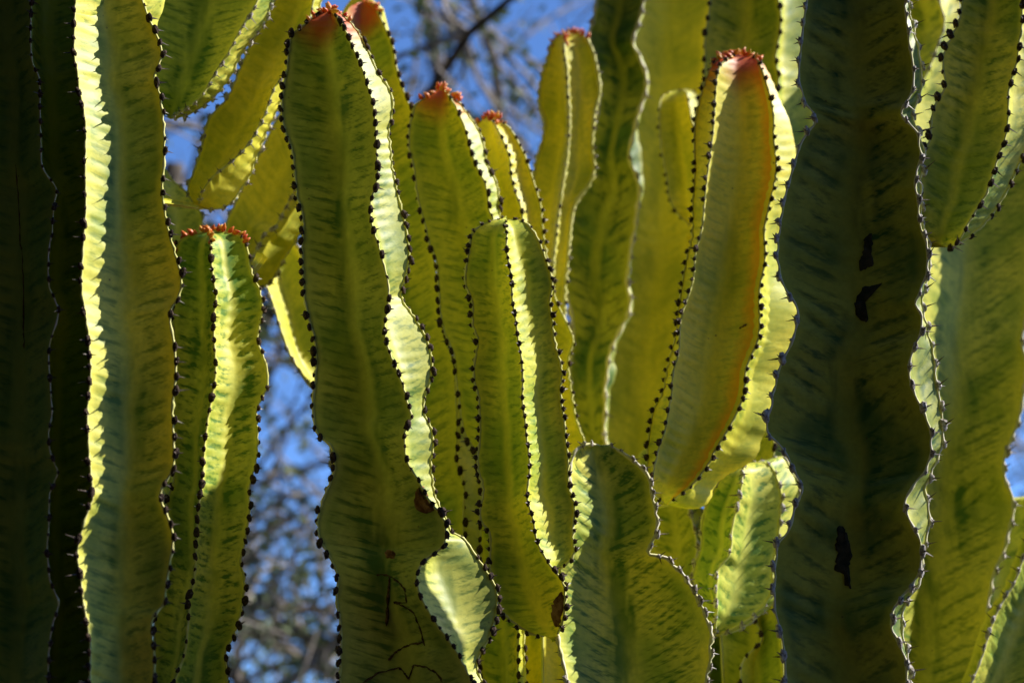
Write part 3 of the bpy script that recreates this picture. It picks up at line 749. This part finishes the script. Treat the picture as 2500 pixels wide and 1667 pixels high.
stem('W', 'plain dark stem in deep shade under the pleated arm',
     [T(2,2,(1390,1100),(1380,1300),(1370,1585)), T(2,2,(1660,1100),(1650,1300),(1640,1585))],
     2.80, (0, .02), 'deep', 44, 'dark', 'cork', hollow=.15, up=.03)

stem('X', 'shadowed brown olive stem at the foot of the rounded yellow green arm',
     [T(1,2,(1330,-250),(1350,300),(1380,900),(1380,1200),(1370,1585)), T(1,2,(1700,-250),(1720,300),(1720,900),(1710,1150),(1660,1250),(1590,1400),(1580,1480),(1600,1585))],
     2.66, (0, .02), 'yellow', 40, 'dark', 'ridge', hollow=.18, up=.05)
stem('Z', 'small dark stem seen under the base of the rounded yellow green arm',
     [T(2,2,(300,1180),(290,1290),(270,1400),(300,1585)), T(2,2,(470,1180),(460,1290),(470,1400),(500,1585))],
     2.70, (0, .02), 'olive', 40, 'grey', 'cork', hollow=.18, up=.03)

# upper left arms
stem('Y1', 'dark drooping arm with pale beads, highest on the side of the broad olive stem',
     [T(0,0,(960,-60),(960,200),(960,450),(980,650),(1070,745)), T(0,0,(1660,-60),(1640,20),(1600,85),(1520,210),(1485,280),(1455,340),(1425,390),(1390,440),(1350,510),(1310,580),(1210,680),(1080,752)), T(0,0,(1760,-60),(1720,50),(1690,140),(1640,210),(1520,375),(1490,440),(1400,585),(1290,680),(1200,728),(1090,760))],
     2.33, (.03, 0, .05), 'olive', 30, 'grey', 'ridge', bot='base', foot=90, up=.25, hollow=.16, amp=.0009, neck=(-.05, -.15, -.03), csize=.9, group='short arms branching from the stems')
stem('Y2', 'blurred mustard yellow arm curving up with one bright pleated side',
     [T(0,0,(1790,-60),(1730,50),(1690,140),(1610,280),(1530,440),(1440,640),(1340,760),(1280,960),(1240,1100),(1205,1230),(1240,1310)), T(0,0,(2010,-60),(1990,60),(1900,330),(1810,490),(1750,560),(1720,640),(1680,750),(1650,810),(1600,900),(1500,1010),(1430,1070),(1370,1120),(1325,1170),(1285,1240),(1270,1300)), T(0,0,(2060,-60),(2040,60),(1960,330),(1850,500),(1790,640),(1720,800),(1660,950),(1630,1010),(1585,1130),(1535,1200),(1480,1290),(1400,1335),(1300,1330))],
     2.40, (.04, 0, .05), 'yellow', 33, 'grey', 'ridge', bot='base', foot=80, up=.2, hollow=.17, neck=(-.07, -.18, -.05), csize=.9, group='short arms branching from the stems')
stem('Y3', 'blurred olive arm with whitish beads tucked behind the mustard yellow arm',
     [T(0,0,(1900,560),(1750,800),(1600,1100),(1500,1300),(1450,1400)) + T(0,1,(1430,150),(1450,300),(1540,400)), T(0,0,(2050,900),(1960,1080),(1870,1230),(1810,1350),(1760,1440),(1710,1480)) + T(0,1,(1700,90),(1660,160),(1620,230),(1590,300),(1560,400)), T(0,0,(2150,1000),(2050,1200),(1960,1400)) + T(0,1,(1920,80),(1870,170),(1800,280),(1720,400),(1640,440),(1580,420))],
     2.62, (.03, 0, .05), 'yellow', 33, 'grey', 'ridge', bot='base', foot=70, up=.2, hollow=.15, neck=(.06, -.27, -.05), csize=1.0, group='short arms branching from the stems')
stem('Y4', 'slim blurred olive stem leaning behind the tall scratched one, edge lit white',
     [T(0,1,(1640,250),(1700,430),(1760,600),(1810,760),(1855,880),(1940,1010),(2050,1150)) + T(1,2,(560,300),(640,900),(660,1585)), T(0,1,(1880,150),(1980,430),(2050,800),(2150,1100),(2250,1300)) + T(1,2,(800,300),(860,900),(880,1585))],
     2.70, (0, .05), 'yellow', 36, 'grey', 'ridge', hollow=.2, up=.12)
stem('Y5', 'blurred olive stub with a sunlit end just above the orange and red buds',
     [T(0,0,(1010,1120),(1000,1250),(1000,1400),(1010,1568)) + T(0,1,(1040,300),(1050,700)), T(0,0,(1090,1150),(1200,1230),(1265,1330),(1290,1400),(1270,1480),(1200,1560)) + T(0,1,(1180,200),(1180,700))],
     2.62, (0, .03), 'olive', 36, 'grey', 'ridge', hollow=.15, up=.02)

# ------------------------------------------------------------------ scars, sores and scratched letters, laid on the flesh
def surface(key):
    o = STEMS[key]['flesh']; me = o.data; base = STEMS[key]['base']
    co = np.empty(len(me.vertices) * 3); me.vertices.foreach_get('co', co); co = co.reshape(-1, 3) + base
    polys = [tuple(p.vertices) for p in me.polygons]
    return BVHTree.FromPolygons([tuple(c) for c in co], polys)
_bvh = {}
def on(key, px, py):
    if key not in _bvh: _bvh[key] = surface(key)
    d = Vector(ray(px, py)).normalized()
    h = _bvh[key].ray_cast(Vector(CAM), d)
    return h[0], h[1]

def patch(key, name, poly, mat, lift=.0008, label=None):
    """a thin raised patch following the skin inside a closed outline"""
    P = np.asarray(poly, float)
    c = P.mean(axis=0)
    V, F = [], []
    rings = (1.0, .93, .6, .25)
    m = []
    for i in range(len(P)):                                # refine the outline
        a, b = P[i], P[(i + 1) % len(P)]
        p0, p3 = P[i - 1], P[(i + 2) % len(P)]
        for f in (0, .25, .5, .75):
            m.append(.5 * (2 * a + (b - p0) * f + (2 * p0 - 5 * a + 4 * b - p3) * f * f + (3 * a - p0 - 3 * b + p3) * f ** 3) + rng.normal(0, 1.6, 2))
    for ri, r in enumerate(rings):
        for q in m:
            p = c + (q - c) * r
            h, nrm = on(key, p[0], p[1])
            if h is None: return None
            if nrm.dot(Vector(CAM) - h) < 0: nrm = -nrm
            V.append(np.array(h + nrm * (lift if ri else -.0006)) - STEMS[key]['base'])
    h, nrm = on(key, c[0], c[1])
    if nrm.dot(Vector(CAM) - h) < 0: nrm = -nrm
    V.append(np.array(h + nrm * lift) - STEMS[key]['base'])
    k = len(m)
    for ri in range(len(rings) - 1):
        for i in range(k):
            j = (i + 1) % k
            F.append((ri * k + i, ri * k + j, (ri + 1) * k + j, (ri + 1) * k + i))
    for i in range(k):
        F.append(((len(rings) - 1) * k + i, (len(rings) - 1) * k + (i + 1) % k, len(V) - 1))
    o = link(name, mesh_from(name, V, F, mat), STEMS[key]['root'])
    if label: o['label'] = label
    return o

def stroke(key, name, pts, r, mat=None, label=None):
    P = np.asarray(pts, float)
    out = []
    for i in range(len(P) - 1):
        for f in np.linspace(0, 1, 7)[:-1]:
            out.append(P[i] + (P[i + 1] - P[i]) * f + rng.normal(0, .7, 2))
    out.append(P[-1])
    V = []
    for p in out:
        h, nrm = on(key, p[0], p[1])
        if h is None: continue
        if nrm.dot(Vector(CAM) - h) < 0: nrm = -nrm
        V.append(np.array(h + nrm * .0002) - STEMS[key]['base'])
    rad = r * (.35 + 1.0 * rng.random(len(V))); rad[0] *= .3; rad[-1] *= .3
    v, f = tube(V, rad, 6)
    o = link(name, mesh_from(name, v, f, mat or M['scratch']), STEMS[key]['root'])
    if label: o['label'] = label
    return o

# the scratched letters: an R, a bracket of strokes under it
stroke('C', 'scratched_stroke', T(1,2,(918,890),(910,1010),(898,1205)), .0018, label='upright stroke of the scratched letter R')
stroke('C', 'scratched_stroke', T(1,2,(830,875),(910,880),(975,920),(1015,970),(1028,1055)), .0011)
stroke('C', 'scratched_stroke', T(1,2,(1028,1058),(945,1050),(985,1068),(1065,1110),(1105,1190),(1142,1330)), .0011)
stroke('C', 'scratched_stroke', T(1,2,(1138,1305),(1060,1318),(1000,1340),(950,1375),(908,1422)), .0011)
stroke('C', 'scratched_stroke', T(1,2,(745,1566),(850,1500),(980,1468),(1010,1500),(1042,1540),(1072,1448)), .0012)
stroke('C', 'scratched_stroke', T(1,2,(1072,1448),(1150,1465),(1215,1500),(1255,1560)), .0011)
patch('C', 'round_scar', T(1,2,(885,740),(905,722),(940,722),(960,742),(945,768),(905,770)), M['wound'], .0007)
patch('C', 'sore', T(1,2,(1098,330),(1125,320),(1145,360),(1180,430),(1200,470),(1150,480),(1100,465),(1085,420)), M['wound'], .003, 'sunken brown sore on the rib')
patch('L', 'peeled_scar', T(3,1,(985,95),(995,130),(990,200),(1000,290),(960,320),(915,335),(908,270),(935,220),(938,130)), M['scar'], label='black peeled scar')
patch('L', 'peeled_scar', T(3,1,(1055,410),(1010,460),(955,500),(930,560),(925,600),(965,630),(950,668),(905,640),(878,575),(890,520),(930,440),(990,425)), M['scar'], label='black hooked scar')
patch('L', 'peeled_scar', T(3,2,(770,562),(820,580),(840,640),(862,720),(862,780),(848,850),(850,965),(825,945),(808,885),(755,850),(752,790),(770,750),(752,680),(765,620)), M['scar'], label='long black scar')
patch('F', 'sore', T(2,2,(440,985),(458,1000),(455,1110),(440,1180),(420,1215),(390,1170),(385,1090),(405,1030)), M['wound'], .0012, 'reddish brown sore by the base')
patch('K', 'sore', T(2,0,(1088,940),(1120,960),(1138,1040),(1140,1130),(1130,1215),(1115,1180),(1100,1080)), M['wound'], .0012, 'dark brown sore')
patch('V', 'pinched_joint', T(2,2,(1700,1235),(1780,1240),(1838,1250),(1838,1295),(1770,1300),(1700,1300)), M['wound'], .002, 'dark corky joint')
stroke('S0', 'crack', T(0,0,(100,1050),(112,1200),(125,1400),(130,1560)) + T(0,1,(140,200),(150,450),(150,700),(155,830)), .0008, label='long dark vertical crack')
stroke('J', 'scratch', T(2,1,(1580,705),(1605,690),(1632,675)), .0013)

# ------------------------------------------------------------------ trees in the background, far out of focus
def bg_tree(label, x, y, h, seed, lean, leaves, mats, spread=1.0, nlimb=9):
    r = random.Random(seed)
    root = bpy.data.objects.new('background_tree', None)
    root.location = (x, y, 0); COL.objects.link(root)
    root['label'] = label; root['category'] = 'tree'; root['group'] = 'trees behind the plant'
    tv, tf = [], []
    def add(path, rad, sides, V, F):
        v, f = tube(path, rad, sides); o = len(V)
        V.extend(v.tolist()); F.extend([tuple(i + o for i in q) for q in f])
    def limb(p, d, L, n, wob):
        pts = [np.array(p, float)]
        d = np.array(d, float); d /= np.linalg.norm(d)
        for _ in range(n):
            d = d + np.array((r.gauss(0, wob), r.gauss(0, wob), r.gauss(0, wob * .8) + .02)); d /= np.linalg.norm(d)
            pts.append(pts[-1] + d * L / n)
        return np.array(pts), d
    tr, _ = limb((0, 0, -.05), (lean, .05, 1), h * .75, 12, .06)
    add(tr, np.linspace(.11, .03, 13), 8, tv, tf)
    link('trunk', mesh_from('trunk', tv, tf, mats[0]), root)
    twV, twF, lfP = [], [], []
    for k in range(nlimb):
        t = .12 + .85 * k / nlimb
        i = int(t * 12)
        a = k * 2.4 + r.uniform(-.4, .4)
        lp, ld = limb(tr[i], (math.cos(a) * spread, math.sin(a) * spread, r.uniform(.15, .8)), h * r.uniform(.28, .45), 9, .13)
        V, F = [], []
        add(lp, np.linspace(.032, .008, 10), 6, V, F)
        link('limb', mesh_from('limb', V, F, mats[0] if k % 2 else mats[1]), root)
        for q in range(15):
            j = r.randint(1, 9)
            sp_, sd = limb(lp[j], (r.gauss(0, 1), r.gauss(0, 1), r.gauss(.25, .8)), r.uniform(.4, 1.1), 6, .22)
            add(sp_, np.linspace(.009, .003, 7), 4, twV, twF)
            for z in range(5):
                g = r.randint(1, 6)
                s2, _ = limb(sp_[g], (r.gauss(0, 1), r.gauss(0, 1), r.gauss(0, 1)), r.uniform(.15, .45), 4, .25)
                add(s2, np.linspace(.004, .0018, 5), 3, twV, twF)
                for w_ in range(leaves):
                    lfP.append(s2[r.randint(1, 4)] + np.array((r.gauss(0, .05), r.gauss(0, .05), r.gauss(0, .05))))
    tw = link('twigs', mesh_from('twigs', twV, twF, mats[1], False), root); tw['kind'] = 'stuff'
    V, F = [], []
    for p in lfP:
        a = Vector((r.gauss(0, 1), r.gauss(0, 1), r.gauss(-.2, 1))).normalized(); b = a.orthogonal().normalized()
        L = r.uniform(.02, .05); w = L * .3
        b = (Matrix.Rotation(r.uniform(0, 6.28), 3, a) @ b)
        p = Vector(p); o = len(V); nn = a.cross(b) * w * .3
        V += [tuple(p), tuple(p + a * L * .5 + b * w + nn), tuple(p + a * L), tuple(p + a * L * .5 - b * w + nn)]
        F += [(o, o + 1, o + 2), (o, o + 2, o + 3)]
    if V:
        lf = link('leaves', mesh_from('leaves', V, F, mats[2], False), root); lf['kind'] = 'stuff'

bk = (M['barkd'], M['bark'], M['leaf'])
bg_tree('bare twiggy tree with sparse olive leaves, low in the gap beside the red budded stem', -1.62, 5.6, 5.0, 3, .03, 11, bk, 1.5, 17)
bg_tree('slender half bare tree against the blue sky behind the red crested stems', .35, 7.4, 7.6, 11, -.05, 2, bk, 1.0, 12)
bg_tree('leafy grey tree behind the lower gaps of the plant', .1, 6.2, 4.0, 5, .02, 9, bk, 1.3, 11)
bg_tree('second twiggy tree standing behind the one beside the red budded stem', -1.9, 8.6, 6.6, 33, .0, 7, bk, 1.2, 13)
bg_tree('greyish tree far behind at the sunny end of the clump', 2.4, 7.0, 5.6, 21, .0, 5, bk, 1.2, 9)

# ------------------------------------------------------------------ added trees, unseen behind the camera, keeping sky light off the stems
def sky_blocker_tree(label, x, y, h, seed):
    r = random.Random(seed)
    root = bpy.data.objects.new('sky_blocker_tree', None)
    root.location = (x, y, 0); COL.objects.link(root)
    root['label'] = label; root['category'] = 'tree'; root['group'] = 'added trees blocking sky light'
    v, f = tube([(0, 0, -.05), (.05, 0, h * .2), (0, .05, h * .5), (.1, 0, h * .8)], [.16, .13, .10, .04], 8)
    link('trunk', mesh_from('trunk', v, f, M['barkd']), root)
    V, F = [], []
    for k in range(19000):
        d = Vector((r.gauss(0, 1), r.gauss(0, 1), r.gauss(0, 1))).normalized() * (r.random() ** .4)
        lump = 1 + .18 * math.sin(d.x * 7 + seed) * math.sin(d.z * 6) 
        p = Vector((d.x * 2.5, d.y * 1.7, d.z * h * .5)) * lump + Vector((0, 0, h * .52))
        if p.z < .1: continue
        a = Vector((r.gauss(0, 1), r.gauss(0, 1), r.gauss(-.3, 1))).normalized(); b = a.orthogonal().normalized()
        L = r.uniform(.22, .40); w = L * .32; o = len(V)
        V += [tuple(p), tuple(p + a * L * .5 + b * w), tuple(p + a * L), tuple(p + a * L * .5 - b * w)]
        F += [(o, o + 1, o + 2), (o, o + 2, o + 3)]
    c = link('crown', mesh_from('crown', V, F, M['darkleaf'], False), root); c['kind'] = 'stuff'
for i, (x, y, h, lb) in enumerate(((-5.4, 4.0, 9.0, 'added unseen evergreen beyond the dark end of the clump, blocking sky light'), (-5.2, .8, 10.5, 'tall added evergreen second from the dark end of the unseen light-blocking row'),
        (-4.4, -2.4, 11.0, 'added evergreen at the bend of the unseen light-blocking row'), (-1.7, -3.2, 11.0, 'added evergreen in the middle of the unseen light-blocking row'),
        (1.2, -3.2, 11.5, 'tallest added evergreen of the unseen light-blocking row'), (4.2, -3.2, 10.5, 'added evergreen at the sunny end of the unseen light-blocking row'))):
    sky_blocker_tree(lb, x, y, h, 50 + i)
